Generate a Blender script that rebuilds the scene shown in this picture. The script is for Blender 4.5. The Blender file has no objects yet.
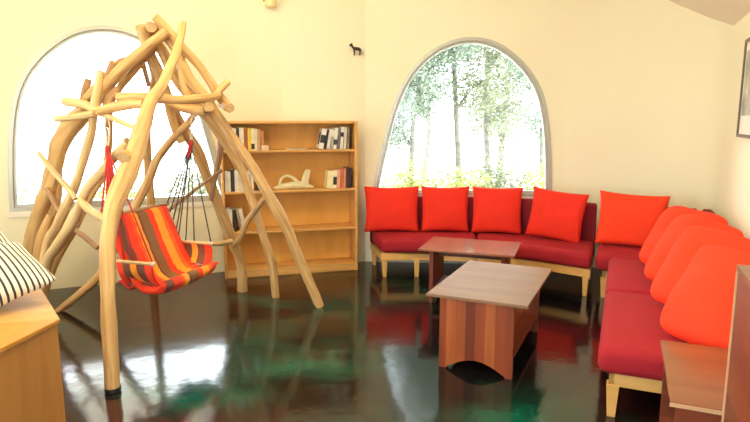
import bpy, bmesh, math, random
from mathutils import Vector, Matrix, noise
from mathutils.geometry import tessellate_polygon
random.seed(7)
C = bpy.context.scene.collection
SC = bpy.context.scene
PI = math.pi

# ---------------------------------------------------------------- camera
F, H = 580.0, 1.45
PITCH = math.atan(90 / F)
cam_d = bpy.data.cameras.new('camera'); cam = bpy.data.objects.new('camera', cam_d); C.objects.link(cam)
cam.location = (0, 0, H); cam.rotation_euler = (PI / 2 - PITCH, 0, 0)
cam_d.sensor_width = 36; cam_d.lens = F / 750 * 36; cam_d.clip_start = 0.02
SC.camera = cam

def at(x, y, Y):
    """point at depth Y seen at photo pixel x, y"""
    u = (x - 375) / F; v = (211 - y) / F
    b = math.cos(PITCH) + v * math.sin(PITCH); c = -math.sin(PITCH) + v * math.cos(PITCH)
    return Vector((u * Y / b, Y, H + c * Y / b))

# ---------------------------------------------------------------- materials
def new_mat(name):
    m = bpy.data.materials.new(name); m.use_nodes = True
    nt = m.node_tree; b = nt.nodes['Principled BSDF']
    return m, nt, b
def N(nt, t, **kw):
    n = nt.nodes.new(t)
    for k, v in kw.items(): setattr(n, k, v)
    return n
def ramp(nt, stops):
    r = N(nt, 'ShaderNodeValToRGB'); cr = r.color_ramp
    while len(cr.elements) > 1: cr.elements.remove(cr.elements[-1])
    cr.elements[0].position = stops[0][0]; cr.elements[0].color = (*stops[0][1], 1)
    for p, c in stops[1:]:
        e = cr.elements.new(p); e.color = (*c, 1)
    return r
def plain(name, col, rough=0.6, var=0.06, scale=8.0, metal=0.0, bump=0.0, bscale=60.0, sheen=0.0):
    m, nt, b = new_mat(name)
    tc = N(nt, 'ShaderNodeTexCoord'); no = N(nt, 'ShaderNodeTexNoise'); no.inputs['Scale'].default_value = scale
    no.inputs['Detail'].default_value = 3
    nt.links.new(tc.outputs['Object'], no.inputs['Vector'])
    r = ramp(nt, [(0.3, tuple(max(0, c * (1 - var)) for c in col)), (0.7, tuple(min(1, c * (1 + var)) for c in col))])
    nt.links.new(no.outputs['Fac'], r.inputs['Fac']); nt.links.new(r.outputs['Color'], b.inputs['Base Color'])
    b.inputs['Roughness'].default_value = rough; b.inputs['Metallic'].default_value = metal
    if sheen: b.inputs['Sheen Weight'].default_value = sheen; b.inputs['Sheen Tint'].default_value = (*col, 1)
    if bump:
        n2 = N(nt, 'ShaderNodeTexNoise'); n2.inputs['Scale'].default_value = bscale
        nt.links.new(tc.outputs['Object'], n2.inputs['Vector'])
        bp = N(nt, 'ShaderNodeBump'); bp.inputs['Strength'].default_value = bump; bp.inputs['Distance'].default_value = 0.01
        nt.links.new(n2.outputs['Fac'], bp.inputs['Height']); nt.links.new(bp.outputs['Normal'], b.inputs['Normal'])
    return m
def wood(name, dark, light, rough=0.4, scale=(2, 26, 26), coord='Object', bump=0.15, coat=0.0, knots=0.0):
    m, nt, b = new_mat(name)
    tc = N(nt, 'ShaderNodeTexCoord'); mp = N(nt, 'ShaderNodeMapping'); mp.inputs['Scale'].default_value = scale
    no = N(nt, 'ShaderNodeTexNoise'); no.inputs['Scale'].default_value = 1.0; no.inputs['Detail'].default_value = 6
    no.inputs['Distortion'].default_value = 0.6
    nt.links.new(tc.outputs[coord], mp.inputs['Vector']); nt.links.new(mp.outputs['Vector'], no.inputs['Vector'])
    mid = tuple((a + c) / 2 for a, c in zip(dark, light))
    r = ramp(nt, [(0.25, dark), (0.48, mid), (0.72, light)])
    nt.links.new(no.outputs['Fac'], r.inputs['Fac'])
    col = r.outputs['Color']
    if knots:
        vo = N(nt, 'ShaderNodeTexVoronoi'); vo.inputs['Scale'].default_value = 4.5
        nt.links.new(tc.outputs['Object'], vo.inputs['Vector'])
        kr = ramp(nt, [(0.0, (knots,) * 3), (0.09, (0, 0, 0))])
        nt.links.new(vo.outputs['Distance'], kr.inputs['Fac'])
        mx = N(nt, 'ShaderNodeMix', data_type='RGBA'); nt.links.new(kr.outputs['Color'], mx.inputs['Factor'])
        nt.links.new(col, mx.inputs['A']); mx.inputs['B'].default_value = (dark[0] * .35, dark[1] * .3, dark[2] * .3, 1)
        col = mx.outputs['Result']
    nt.links.new(col, b.inputs['Base Color'])
    b.inputs['Roughness'].default_value = rough; b.inputs['Coat Weight'].default_value = coat
    b.inputs['Coat Roughness'].default_value = 0.12
    bp = N(nt, 'ShaderNodeBump'); bp.inputs['Strength'].default_value = bump; bp.inputs['Distance'].default_value = 0.004
    nt.links.new(no.outputs['Fac'], bp.inputs['Height']); nt.links.new(bp.outputs['Normal'], b.inputs['Normal'])
    return m
def planks(name, cols, width=0.07, axis=0, rough=0.45, coat=0.0):
    """boards of different tone side by side along a local axis"""
    m, nt, b = new_mat(name)
    tc = N(nt, 'ShaderNodeTexCoord'); sp = N(nt, 'ShaderNodeSeparateXYZ'); nt.links.new(tc.outputs['Object'], sp.inputs[0])
    dv = N(nt, 'ShaderNodeMath', operation='DIVIDE'); nt.links.new(sp.outputs[axis], dv.inputs[0]); dv.inputs[1].default_value = width
    fl = N(nt, 'ShaderNodeMath', operation='FLOOR'); nt.links.new(dv.outputs[0], fl.inputs[0])
    wn = N(nt, 'ShaderNodeTexWhiteNoise', noise_dimensions='1D'); nt.links.new(fl.outputs[0], wn.inputs['W'])
    r = ramp(nt, [(i / (len(cols) - 1), c) for i, c in enumerate(cols)]); nt.links.new(wn.outputs['Value'], r.inputs['Fac'])
    sc = [26, 26, 26]; sc[2 if axis != 2 else 0] = 2
    mp = N(nt, 'ShaderNodeMapping'); mp.inputs['Scale'].default_value = sc; nt.links.new(tc.outputs['Object'], mp.inputs['Vector'])
    no = N(nt, 'ShaderNodeTexNoise'); no.inputs['Scale'].default_value = 1; no.inputs['Detail'].default_value = 5
    nt.links.new(mp.outputs[0], no.inputs['Vector'])
    g = ramp(nt, [(0.3, (.78, .78, .78)), (0.7, (1.12, 1.12, 1.12))]); nt.links.new(no.outputs['Fac'], g.inputs['Fac'])
    mx = N(nt, 'ShaderNodeMix', data_type='RGBA', blend_type='MULTIPLY'); mx.inputs['Factor'].default_value = 1
    nt.links.new(r.outputs['Color'], mx.inputs['A']); nt.links.new(g.outputs['Color'], mx.inputs['B'])
    nt.links.new(mx.outputs['Result'], b.inputs['Base Color'])
    b.inputs['Roughness'].default_value = rough; b.inputs['Coat Weight'].default_value = coat; b.inputs['Coat Roughness'].default_value = .15
    return m
def emit(name, col, s):
    m, nt, b = new_mat(name); b.inputs['Base Color'].default_value = (*col, 1)
    b.inputs['Emission Color'].default_value = (*col, 1); b.inputs['Emission Strength'].default_value = s
    return m

M = {}
M['wall'] = plain('wall_paint', (.865, .84, .665), .75, .015, 1.5, bump=.06, bscale=90)
M['ceiling'] = plain('ceiling_paint', (.90, .83, .73), .8, .02, 1.5)
M['alu'] = plain('grey_aluminium', (.48, .49, .47), .38, .03, 5, metal=.35)
M['sill'] = plain('white_sill_paint', (.85, .83, .78), .5, .02, 4)
M['drift'] = wood('peeled_driftwood', (.38, .20, .07), (.72, .48, .21), .62, (3.0, 9, 9), 'UV', .35, knots=.5)
M['drift_pale'] = wood('pale_peeled_branch', (.50, .31, .12), (.80, .60, .32), .6, (3.0, 9, 9), 'UV', .35, knots=.35)
M['drift_grey'] = wood('brown_peeled_branch', (.24, .12, .06), (.48, .29, .15), .65, (3.0, 9, 9), 'UV', .35)
M['cut'] = wood('sawn_end_grain', (.34, .20, .09), (.52, .34, .17), .7, (40, 40, 40), 'Object', .1)
M['pine'] = wood('warm_pine', (.60, .31, .085), (.74, .41, .13), .4, (1.2, 9, 14), 'Object', .05, coat=.15)
M['pine_back'] = wood('orange_ply_back', (.64, .31, .055), (.78, .41, .09), .45, (5, 5, 1.4), 'Object', .03, coat=.1)
M['leg_pine'] = wood('yellow_pine', (.66, .35, .08), (.80, .48, .16), .4, (2, 22, 22), 'Object', .06, coat=.2, knots=.5)
M['ply'] = wood('yellow_plywood', (.50, .25, .055), (.64, .35, .09), .5, (2, 12, 12), 'Object', .05, coat=.0)
M['ply2'] = wood('deep_yellow_plywood', (.48, .21, .03), (.60, .29, .055), .5, (12, 3, 12), 'Object', .05, coat=.0)
M['plyside'] = wood('plywood_side', (.38, .17, .04), (.50, .24, .065), .5, (14, 14, 1.5), 'Object', .05, coat=.1)
M['tabletop'] = wood('light_tabletop', (.19, .10, .055), (.30, .17, .10), .42, (1.5, 12, 12), 'Object', .04, coat=.15)
M['redtop'] = wood('reddish_tabletop', (.20, .062, .026), (.32, .115, .052), .28, (1.5, 12, 12), 'Object', .04, coat=.25)
M['panel'] = planks('red_brown_boards', [(.15, .026, .008), (.34, .075, .016), (.22, .040, .012), (.44, .12, .028)], .058, 0)
M['darkpanel'] = planks('dark_red_boards', [(.12, .02, .012), (.20, .035, .02), (.15, .03, .015)], .06, 0)
M['stand'] = planks('brown_red_boards', [(.14, .026, .009), (.24, .052, .018), (.18, .036, .012)], .11, 2)
M['edge'] = wood('pale_edge_band', (.52, .30, .16), (.66, .42, .25), .4, (8, 8, 8), 'Object', .03)
def fabric(name, col, rough=.85, var=.05, wr=.25):
    m = plain(name, col, rough, var, 10, bump=.12, bscale=220, sheen=.25)
    return m
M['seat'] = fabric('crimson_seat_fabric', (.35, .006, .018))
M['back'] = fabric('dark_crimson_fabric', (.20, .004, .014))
M['red'] = fabric('bright_red_fabric', (.74, .022, .007))
M['orange_red'] = fabric('orange_red_fabric', (.92, .048, .010))
M['cable'] = plain('dark_cord', (.06, .05, .05), .7)
M['rope'] = plain('pale_cord', (.62, .56, .46), .8)
M['red_rope'] = plain('red_cord', (.42, .02, .02), .8)
M['steel'] = plain('steel', (.6, .6, .6), .25, metal=1)
M['black'] = plain('black_rubber', (.012, .012, .012), .5)
M['iron'] = plain('dark_bronze', (.035, .022, .015), .45, metal=.4)
M['ivory'] = plain('ivory_ceramic', (.72, .66, .44), .5, .1, 25, bump=.3, bscale=40)
M['picframe'] = plain('grey_brown_frame', (.13, .105, .08), .45)
M['mat_board'] = plain('white_mount', (.86, .85, .8), .7)
M['print'] = plain('grey_print', (.42, .41, .37), .6, .5, 6)
M['paper'] = plain('book_pages', (.78, .72, .58), .8)

# striped cloths: stripes across UV.x
def striped(name, stops, rough=.85):
    m, nt, b = new_mat(name)
    uv = N(nt, 'ShaderNodeTexCoord'); sp = N(nt, 'ShaderNodeSeparateXYZ'); nt.links.new(uv.outputs['UV'], sp.inputs[0])
    r = ramp(nt, stops); r.color_ramp.interpolation = 'CONSTANT'
    nt.links.new(sp.outputs[0], r.inputs['Fac']); nt.links.new(r.outputs['Color'], b.inputs['Base Color'])
    b.inputs['Roughness'].default_value = rough
    n2 = N(nt, 'ShaderNodeTexNoise'); n2.inputs['Scale'].default_value = 150; nt.links.new(uv.outputs['Object'], n2.inputs['Vector'])
    bp = N(nt, 'ShaderNodeBump'); bp.inputs['Strength'].default_value = .15; bp.inputs['Distance'].default_value = .01
    nt.links.new(n2.outputs['Fac'], bp.inputs['Height']); nt.links.new(bp.outputs['Normal'], b.inputs['Normal'])
    return m
RD, OR, BR, OL = (.80, .045, .012), (.95, .33, .03), (.17, .055, .035), (.22, .10, .04)
M['hammock'] = striped('striped_hammock_cloth', [(0, RD), (.07, BR), (.19, RD), (.31, (.85, .09, .015)), (.36, OR), (.44, BR), (.47, OL), (.60, RD), (.68, OR), (.80, (.90, .12, .02)), (.86, RD)])
M['hammock_arm'] = striped('striped_arm_cloth', [(0, RD), (.16, BR), (.38, OR), (.56, BR), (.80, RD)])

m, nt, b = new_mat('black_white_ticking')
tc = N(nt, 'ShaderNodeTexCoord'); sp = N(nt, 'ShaderNodeSeparateXYZ'); nt.links.new(tc.outputs['UV'], sp.inputs[0])
mu = N(nt, 'ShaderNodeMath', operation='MULTIPLY'); nt.links.new(sp.outputs[0], mu.inputs[0]); mu.inputs[1].default_value = 19
fr = N(nt, 'ShaderNodeMath', operation='FRACT'); nt.links.new(mu.outputs[0], fr.inputs[0])
r = ramp(nt, [(0, (.035, .035, .04)), (.36, (.80, .77, .68))]); r.color_ramp.interpolation = 'CONSTANT'
nt.links.new(fr.outputs[0], r.inputs['Fac']); nt.links.new(r.outputs['Color'], b.inputs['Base Color']); b.inputs['Roughness'].default_value = .85
M['ticking'] = m

# poured resin floor: near-black with teal and oxblood swirls
m, nt, b = new_mat('marbled_resin_floor')
tc = N(nt, 'ShaderNodeTexCoord')
wp = N(nt, 'ShaderNodeTexNoise'); wp.inputs['Scale'].default_value = 1.6; wp.inputs['Detail'].default_value = 4
nt.links.new(tc.outputs['Object'], wp.inputs['Vector'])
vs = N(nt, 'ShaderNodeVectorMath', operation='SCALE'); nt.links.new(wp.outputs['Color'], vs.inputs[0]); vs.inputs['Scale'].default_value = 1.1
va = N(nt, 'ShaderNodeVectorMath', operation='ADD'); nt.links.new(tc.outputs['Object'], va.inputs[0]); nt.links.new(vs.outputs[0], va.inputs[1])
n1 = N(nt, 'ShaderNodeTexNoise'); n1.inputs['Scale'].default_value = 1.25; n1.inputs['Detail'].default_value = 5; n1.inputs['Roughness'].default_value = .62
nt.links.new(va.outputs[0], n1.inputs['Vector'])
n2 = N(nt, 'ShaderNodeTexNoise'); n2.inputs['Scale'].default_value = .9; n2.inputs['Detail'].default_value = 4
mp = N(nt, 'ShaderNodeMapping'); mp.inputs['Location'].default_value = (7.3, 2.1, 0); nt.links.new(va.outputs[0], mp.inputs['Vector']); nt.links.new(mp.outputs[0], n2.inputs['Vector'])
r2 = ramp(nt, [(0.45, (.006, .006, .007)), (.62, (.045, .009, .008))]); nt.links.new(n2.outputs['Fac'], r2.inputs['Fac'])
acc = None
for bx_, by_, br_ in ((.25, 4.75, .55), (-.15, 4.35, .45), (-1.0, 4.45, .40), (-.65, 3.75, .50), (-1.05, 3.05, .42), (-.45, 3.25, .35), (.75, 2.75, .40), (-.2, 2.3, .45), (-1.9, 1.6, .5), (.3, 1.4, .4), (-3.0, .6, .6), (-1.2, -.4, .5)):
    sb = N(nt, 'ShaderNodeVectorMath', operation='SUBTRACT'); nt.links.new(va.outputs[0], sb.inputs[0]); sb.inputs[1].default_value = (bx_ + .55, by_ + .55, .55)
    sc_ = N(nt, 'ShaderNodeVectorMath', operation='MULTIPLY'); nt.links.new(sb.outputs[0], sc_.inputs[0]); sc_.inputs[1].default_value = (.7 / br_, 1.3 / br_, 0)
    ln = N(nt, 'ShaderNodeVectorMath', operation='LENGTH'); nt.links.new(sc_.outputs[0], ln.inputs[0])
    iv = N(nt, 'ShaderNodeMath', operation='SUBTRACT', use_clamp=True); iv.inputs[0].default_value = 1.15; nt.links.new(ln.outputs['Value'], iv.inputs[1])
    if acc is None: acc = iv
    else:
        mm_ = N(nt, 'ShaderNodeMath', operation='MAXIMUM'); nt.links.new(acc.outputs[0], mm_.inputs[0]); nt.links.new(iv.outputs[0], mm_.inputs[1]); acc = mm_
rn = ramp(nt, [(.38, (.05, .05, .05)), (.60, (1, 1, 1))]); nt.links.new(n1.outputs['Fac'], rn.inputs['Fac'])
pm = N(nt, 'ShaderNodeMath', operation='MULTIPLY', use_clamp=True); nt.links.new(acc.outputs[0], pm.inputs[0]); nt.links.new(rn.outputs['Color'], pm.inputs[1])
mx = N(nt, 'ShaderNodeMix', data_type='RGBA'); nt.links.new(pm.outputs[0], mx.inputs['Factor']); nt.links.new(r2.outputs['Color'], mx.inputs['A'])
mx.inputs['B'].default_value = (.003, .09, .062, 1)
nt.links.new(mx.outputs['Result'], b.inputs['Base Color'])
b.inputs['Roughness'].default_value = .11; b.inputs['IOR'].default_value = 1.5
b.inputs['Coat Weight'].default_value = .0; b.inputs['Coat Roughness'].default_value = .045; b.inputs['Coat IOR'].default_value = 1.6
n3 = N(nt, 'ShaderNodeTexNoise'); n3.inputs['Scale'].default_value = 7; n3.inputs['Detail'].default_value = 3; nt.links.new(tc.outputs['Object'], n3.inputs['Vector'])
bp = N(nt, 'ShaderNodeBump'); bp.inputs['Strength'].default_value = .16; bp.inputs['Distance'].default_value = .01
nt.links.new(n3.outputs['Fac'], bp.inputs['Height']); nt.links.new(bp.outputs['Normal'], b.inputs['Normal']); nt.links.new(bp.outputs['Normal'], b.inputs['Coat Normal'])
M['floor'] = m

# window glass: clear with a faint mirror sheen
m = bpy.data.materials.new('clear_glass'); m.use_nodes = True; nt = m.node_tree; nt.nodes.clear()
o = N(nt, 'ShaderNodeOutputMaterial'); tr = N(nt, 'ShaderNodeBsdfTransparent'); tr.inputs[0].default_value = (.97, .98, .97, 1)
gl = N(nt, 'ShaderNodeBsdfGlossy'); gl.inputs['Roughness'].default_value = .02; fz = N(nt, 'ShaderNodeFresnel'); fz.inputs[0].default_value = 1.3
ms = N(nt, 'ShaderNodeMixShader'); nt.links.new(fz.outputs[0], ms.inputs[0]); nt.links.new(tr.outputs[0], ms.inputs[1]); nt.links.new(gl.outputs[0], ms.inputs[2]); nt.links.new(ms.outputs[0], o.inputs[0])
M['glass'] = m

def leafmat(name, c1, c2):
    m, nt, b = new_mat(name)
    tc = N(nt, 'ShaderNodeTexCoord'); no = N(nt, 'ShaderNodeTexNoise'); no.inputs['Scale'].default_value = 3.5
    nt.links.new(tc.outputs['Object'], no.inputs['Vector']); r = ramp(nt, [(.35, c1), (.65, c2)])
    nt.links.new(no.outputs['Fac'], r.inputs['Fac']); nt.links.new(r.outputs['Color'], b.inputs['Base Color']); b.inputs['Roughness'].default_value = .45
    return m
M['leaf_grey'] = leafmat('grey_green_leaves', (.13, .18, .13), (.27, .33, .26))
M['leaf_olive'] = leafmat('olive_leaves', (.17, .19, .11), (.31, .34, .23))
M['leaf_yellow'] = leafmat('yellow_green_leaves', (.26, .32, .09), (.46, .50, .18))
M['bark'] = plain('grey_bark', (.17, .16, .14), .9, .3, 12)
M['gravel'] = plain('pale_gravel', (.72, .70, .62), .95, .15, 20)
M['lamp'] = emit('added_lamp_glass', (1, .72, .40), 5)
M['brass'] = plain('brass', (.45, .32, .12), .3, metal=.9)

# ---------------------------------------------------------------- helpers
def link_mesh(name, bm, mats, parent=None, smooth=False, origin=None):
    me = bpy.data.meshes.new(name)
    bmesh.ops.recalc_face_normals(bm, faces=bm.faces[:])
    bm.to_mesh(me); bm.free()
    for mm in (mats if isinstance(mats, (list, tuple)) else [mats]): me.materials.append(mm)
    if smooth:
        for p in me.polygons: p.use_smooth = True
    o = bpy.data.objects.new(name, me); C.objects.link(o)
    if parent is not None: o.parent = parent
    return o
def sharp(o, ang=35):
    o.data.set_sharp_from_angle(angle=math.radians(ang)); return o
def tag(o, label, cat, group=None, kind=None):
    o['label'] = label; o['category'] = cat
    if group: o['group'] = group
    if kind: o['kind'] = kind
    return o
def thing(name, label, cat, loc=(0, 0, 0), rz=0.0, group=None):
    o = bpy.data.objects.new(name, None); o.empty_display_size = .1; C.objects.link(o)
    o.location = loc; o.rotation_euler = (0, 0, rz)
    return tag(o, label, cat, group)
def box(bm, x0, x1, y0, y1, z0, z1, mi=0, bev=0.0, mat=None):
    vs = [bm.verts.new((x, y, z)) for x in (x0, x1) for y in (y0, y1) for z in (z0, z1)]
    fs = [bm.faces.new([vs[i] for i in q]) for q in ((0, 1, 3, 2), (4, 6, 7, 5), (0, 4, 5, 1), (2, 3, 7, 6), (0, 2, 6, 4), (1, 5, 7, 3))]
    for f in fs: f.material_index = mi
    if bev:
        es = list({e for f in fs for e in f.edges})
        r = bmesh.ops.bevel(bm, geom=es, offset=bev, segments=2, affect='EDGES', profile=.5)
        fs = r['faces']; vs = list({v for f in fs for v in f.verts} | {v for v in vs if v.is_valid})
    if mat is not None: bmesh.ops.transform(bm, matrix=mat, verts=[v for v in vs if v.is_valid])
    return vs
def bx(name, dims, m, parent=None, bev=.003, mat=None):
    bm = bmesh.new(); box(bm, *dims, bev=bev, mat=mat)
    return sharp(link_mesh(name, bm, m, parent, smooth=True), 40)
def prism(bm, poly, z0, z1, bev=0.0, seg=3, shift=None, mi=0, crown=0.0):
    n = len(poly); sh = shift or [(0, 0)] * n
    lo = [bm.verts.new((p[0], p[1], z0)) for p in poly]; hi = [bm.verts.new((p[0] + s[0], p[1] + s[1], z1)) for p, s in zip(poly, sh)]
    fs = [bm.faces.new(lo[::-1]), bm.faces.new(hi)]
    for i in range(n):
        j = (i + 1) % n; fs.append(bm.faces.new((lo[i], lo[j], hi[j], hi[i])))
    for f in fs: f.material_index = mi
    if bev:
        bmesh.ops.recalc_face_normals(bm, faces=fs)
        es = [e for e in {e for f in fs for e in f.edges} if len(e.link_faces) == 2 and e.calc_face_angle(0) > .6]
        bmesh.ops.bevel(bm, geom=es, offset=bev, segments=seg, affect='EDGES', profile=.5)
def catmull(P, n=8):
    P = [Vector(p) for p in P]
    if len(P) < 3:
        return [P[0].lerp(P[-1], i / n) for i in range(n + 1)]
    Q = [2 * P[0] - P[1]] + P + [2 * P[-1] - P[-2]]; out = []
    for i in range(1, len(Q) - 2):
        a, b_, c, d = Q[i - 1:i + 3]
        for k in range(n):
            t = k / n
            out.append(.5 * ((2 * b_) + (c - a) * t + (2 * a - 5 * b_ + 4 * c - d) * t * t + (3 * b_ - a - 3 * c + d) * t ** 3))
    out.append(P[-1]); return out
def tube(bm, path, radii, seg=10, wob=0.0, cap_mi=0, caps=True, seed=0.0):
    """swept tube with UVs along its length; radii is a number or list"""
    n = len(path); uvl = bm.loops.layers.uv.verify()
    rr = [radii] * n if isinstance(radii, (int, float)) else [radii[0] + (radii[-1] - radii[0]) * i / (n - 1) if len(radii) == 2 else catv(radii, i / (n - 1)) for i in range(n)]
    T0 = (path[1] - path[0]).normalized(); up = Vector((0, 0, 1)) if abs(T0.z) < .9 else Vector((1, 0, 0))
    U = T0.cross(up).normalized(); rings = []; L = 0.0; Ls = []
    for i in range(n):
        T = (path[min(i + 1, n - 1)] - path[max(i - 1, 0)]).normalized()
        U = (U - T * U.dot(T)).normalized(); V = T.cross(U)
        if i: L += (path[i] - path[i - 1]).length
        Ls.append(L); ring = []
        for k in range(seg):
            a = 2 * PI * k / seg; d = U * math.cos(a) + V * math.sin(a)
            r = rr[i]
            if wob: r *= 1 + wob * noise.noise(Vector((math.cos(a) * .8 + seed, math.sin(a) * .8, L * 6 + seed)))
            ring.append(bm.verts.new(path[i] + d * r))
        rings.append(ring)
    for i in range(n - 1):
        for k in range(seg):
            j = (k + 1) % seg
            f = bm.faces.new((rings[i][k], rings[i][j], rings[i + 1][j], rings[i + 1][k]))
            for lp, (uu, vv) in zip(f.loops, ((Ls[i], k / seg), (Ls[i], (k + 1) / seg), (Ls[i + 1], (k + 1) / seg), (Ls[i + 1], k / seg))):
                lp[uvl].uv = (uu + seed, vv)
    if caps:
        f = bm.faces.new(rings[0][::-1]); f.material_index = cap_mi
        f = bm.faces.new(rings[-1]); f.material_index = cap_mi
def catv(vals, t):
    x = t * (len(vals) - 1); i = min(int(x), len(vals) - 2); return vals[i] + (vals[i + 1] - vals[i]) * (x - i)
def struct(o): o['kind'] = 'structure'; return o

ex = Vector((.9205, -.3907, 0)); ny = Vector((.3907, .9205, 0))     # axes of the right hand wall: out to the wall / away from the door
def PL(o, a, b_, z=0.0): return Vector((o[0], o[1], z)) + ex * a + ny * b_

# ---------------------------------------------------------------- room
P1a, P1b = Vector((-3.30, 4.677)), Vector((-1.30, 5.569))
P2a, P2b = Vector((-.10, 5.909)), Vector((1.85, 5.7335))
corner = Vector((2.97, 4.98))
right_end = corner - Vector((.3907, .9205)) * 7.3
wall_r = [P2b, Vector((2.15, 5.67)), Vector((2.45, 5.55)), Vector((2.72, 5.38)), Vector((2.89, 5.19)), corner, right_end]
rear = [right_end, Vector((-3.3, -1.9))]
left = [Vector((-3.3, -1.9)), Vector((-4.5, -.8)), Vector((-5.1, 1.2)), Vector((-4.9, 2.9)), Vector((-4.2, 4.05)), P1a]
mid = [P1b, Vector((-.9, 5.70)), Vector((-.5, 5.80)), P2a]
WT = .16; WH = 3.3
def wall_strip(bm, pts, z0=-.02, z1=WH):
    n = len(pts); nor = []
    for i in range(n):
        a = pts[max(i - 1, 0)]; c = pts[min(i + 1, n - 1)]; t = (c - a).normalized(); nor.append(Vector((-t.y, t.x)))
    inn = [(bm.verts.new((p.x, p.y, z0)), bm.verts.new((p.x, p.y, z1))) for p in pts]
    out = [(bm.verts.new((p.x + q.x * WT, p.y + q.y * WT, z0)), bm.verts.new((p.x + q.x * WT, p.y + q.y * WT, z1))) for p, q in zip(pts, nor)]
    for i in range(n - 1):
        bm.faces.new((inn[i][0], inn[i + 1][0], inn[i + 1][1], inn[i][1]))
        bm.faces.new((out[i][0], out[i][1], out[i + 1][1], out[i + 1][0]))
        bm.faces.new((inn[i][1], inn[i + 1][1], out[i + 1][1], out[i][1]))
        bm.faces.new((inn[i][0], out[i][0], out[i + 1][0], inn[i + 1][0]))
    for i in (0, n - 1): bm.faces.new((inn[i][0], inn[i][1], out[i][1], out[i][0]))
# arch outline (metres along the wall, height); the left window is the mirror of the back one
ARCH_O = [(-.02, .70), (.0, .783), (.091, 1.19), (.185, 1.545), (.308, 1.82), (.469, 2.02), (.667, 2.15), (.897, 2.208), (1.128, 2.178), (1.323, 2.072), (1.5, 1.901), (1.628, 1.686), (1.70, 1.392), (1.737, 1.039), (1.755, .70)]
ARCH_O = [ARCH_O[0]] + [tuple(p) for p in catmull([(a, b_, 0) for a, b_ in ARCH_O[1:]], 4)]
ARCH_O = [(.87 + (p[0] - .87) * 1.02, .70 + (p[1] - .70) * 1.03) for p in ARCH_O]
def inset(poly, d):
    n = len(poly); out = []
    for i in range(n):
        a = Vector(poly[i - 1][:2]); p = Vector(poly[i][:2]); c = Vector(poly[(i + 1) % n][:2])
        t1 = (p - a).normalized(); t2 = (c - p).normalized()
        n1 = Vector((t1.y, -t1.x)); n2 = Vector((t2.y, -t2.x)); m_ = (n1 + n2); m_ = m_ / max(.35, m_.length_squared / 2)
        out.append((p.x + m_.x * d, p.y + m_.y * d))
    return out
def window_panel(bm, A, B, arch, base):
    """flat wall panel from A to B with the arched hole; base = (origin on wall, direction)"""
    o_, t = base; nrm = Vector((-t.y, t.x))
    def W(u, z, d): q = o_ + t * u + nrm * d; return (q.x, q.y, z)
    ua = (A - o_).dot(t); ub = (B - o_).dot(t)
    outer = [(ua, -.02), (ub, -.02), (ub, WH), (ua, WH)]
    hole = arch
    tri = tessellate_polygon([[Vector((x, z, 0)) for x, z in outer], [Vector((x, z, 0)) for x, z in hole]])
    allp = outer + hole
    for d in (0, WT):
        vs = [bm.verts.new(W(x, z, d)) for x, z in allp]
        for q in tri: bm.faces.new([vs[i] for i in q])
        if d == 0: a_ = vs
    for i in range(len(hole)):
        j = (i + 1) % len(hole); i4, j4 = i + 4, j + 4
        bm.faces.new((a_[i4], a_[j4], vs[j4], vs[i4]))
    for i, j in ((0, 1), (2, 3)): bm.faces.new((a_[i], a_[j], vs[j], vs[i]))
def ring(bm, o_, t, outer, inner, d0, d1):
    nrm = Vector((-t.y, t.x))
    def W(u, z, d): q = o_ + t * u + nrm * d; return (q.x, q.y, z)
    n = len(outer); R_ = [[bm.verts.new(W(p[0], p[1], d)) for p in pl] for pl in (outer, inner) for d in (d0, d1)]
    o0, o1, i0, i1 = R_
    for i in range(n):
        j = (i + 1) % n
        for a_, b_ in ((o0, i0), (i0, i1), (i1, o1), (o1, o0)): bm.faces.new((a_[i], a_[j], b_[j], b_[i]))
W2o = Vector((0, 5.90)); W2t = (P2b - P2a).normalized()
W1o = Vector((-2.8, 4.90)); W1t = (P1b - P1a).normalized()
ARCH2 = ARCH_O; ARCH1 = [(1.497 - u, z) for u, z in ARCH_O][::-1]
def build_window(idx, o_, t, arch):
    bm = bmesh.new()
    a = inset(arch, .0); b_ = inset(arch, .032); c = inset(arch, .056)
    ring(bm, o_, t, a, b_, -.012, .10); ring(bm, o_, t, b_, c, .020, .085)
    w = struct(link_mesh('window_%d' % idx, bm, M['alu']))
    bm = bmesh.new(); nrm = Vector((-t.y, t.x)); d = inset(arch, .050)
    tri = tessellate_polygon([[Vector((x, z, 0)) for x, z in d]])
    for dd in (.045, .051):
        vs = [bm.verts.new((o_.x + t.x * x + nrm.x * dd, o_.y + t.y * x + nrm.y * dd, z)) for x, z in d]
        for q in tri: bm.faces.new([vs[i] for i in q])
    g = struct(link_mesh('pane', bm, M['glass'], w))
bm = bmesh.new(); window_panel(bm, P1a, P1b, ARCH1, (W1o, W1t)); wall_strip(bm, left[3:])
wall_strip(bm, left[0:2]); ADDED_SIDE = []
for a_, b_ in ((left[1], left[2]), (left[2], left[3])):  # unseen side windows, added to bring daylight onto the right wall
    t_ = (b_ - a_).normalized(); L_ = (b_ - a_).length; hole = [(.2, .5), (.2, 2.25), (L_ - .2, 2.25), (L_ - .2, .5)]
    window_panel(bm, a_, b_, hole, (a_, t_)); ADDED_SIDE.append((a_, t_, hole, L_))
struct(link_mesh('wall_left', bm, M['wall']))
bm = bmesh.new(); wall_strip(bm, mid); window_panel(bm, P2a, P2b, ARCH2, (W2o, W2t))
struct(link_mesh('wall_back', bm, M['wall']))
bm = bmesh.new(); wall_strip(bm, wall_r)
struct(link_mesh('wall_right', bm, M['wall'], smooth=True)); sharp(bpy.data.objects['wall_right'], 50)
build_window(1, W1o, W1t, ARCH1); build_window(2, W2o, W2t, ARCH2)
for k_, (a_, t_, hole, L_) in enumerate(ADDED_SIDE): build_window(4 + k_, a_, t_, hole)  # frames and panes of the added side windows
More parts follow.
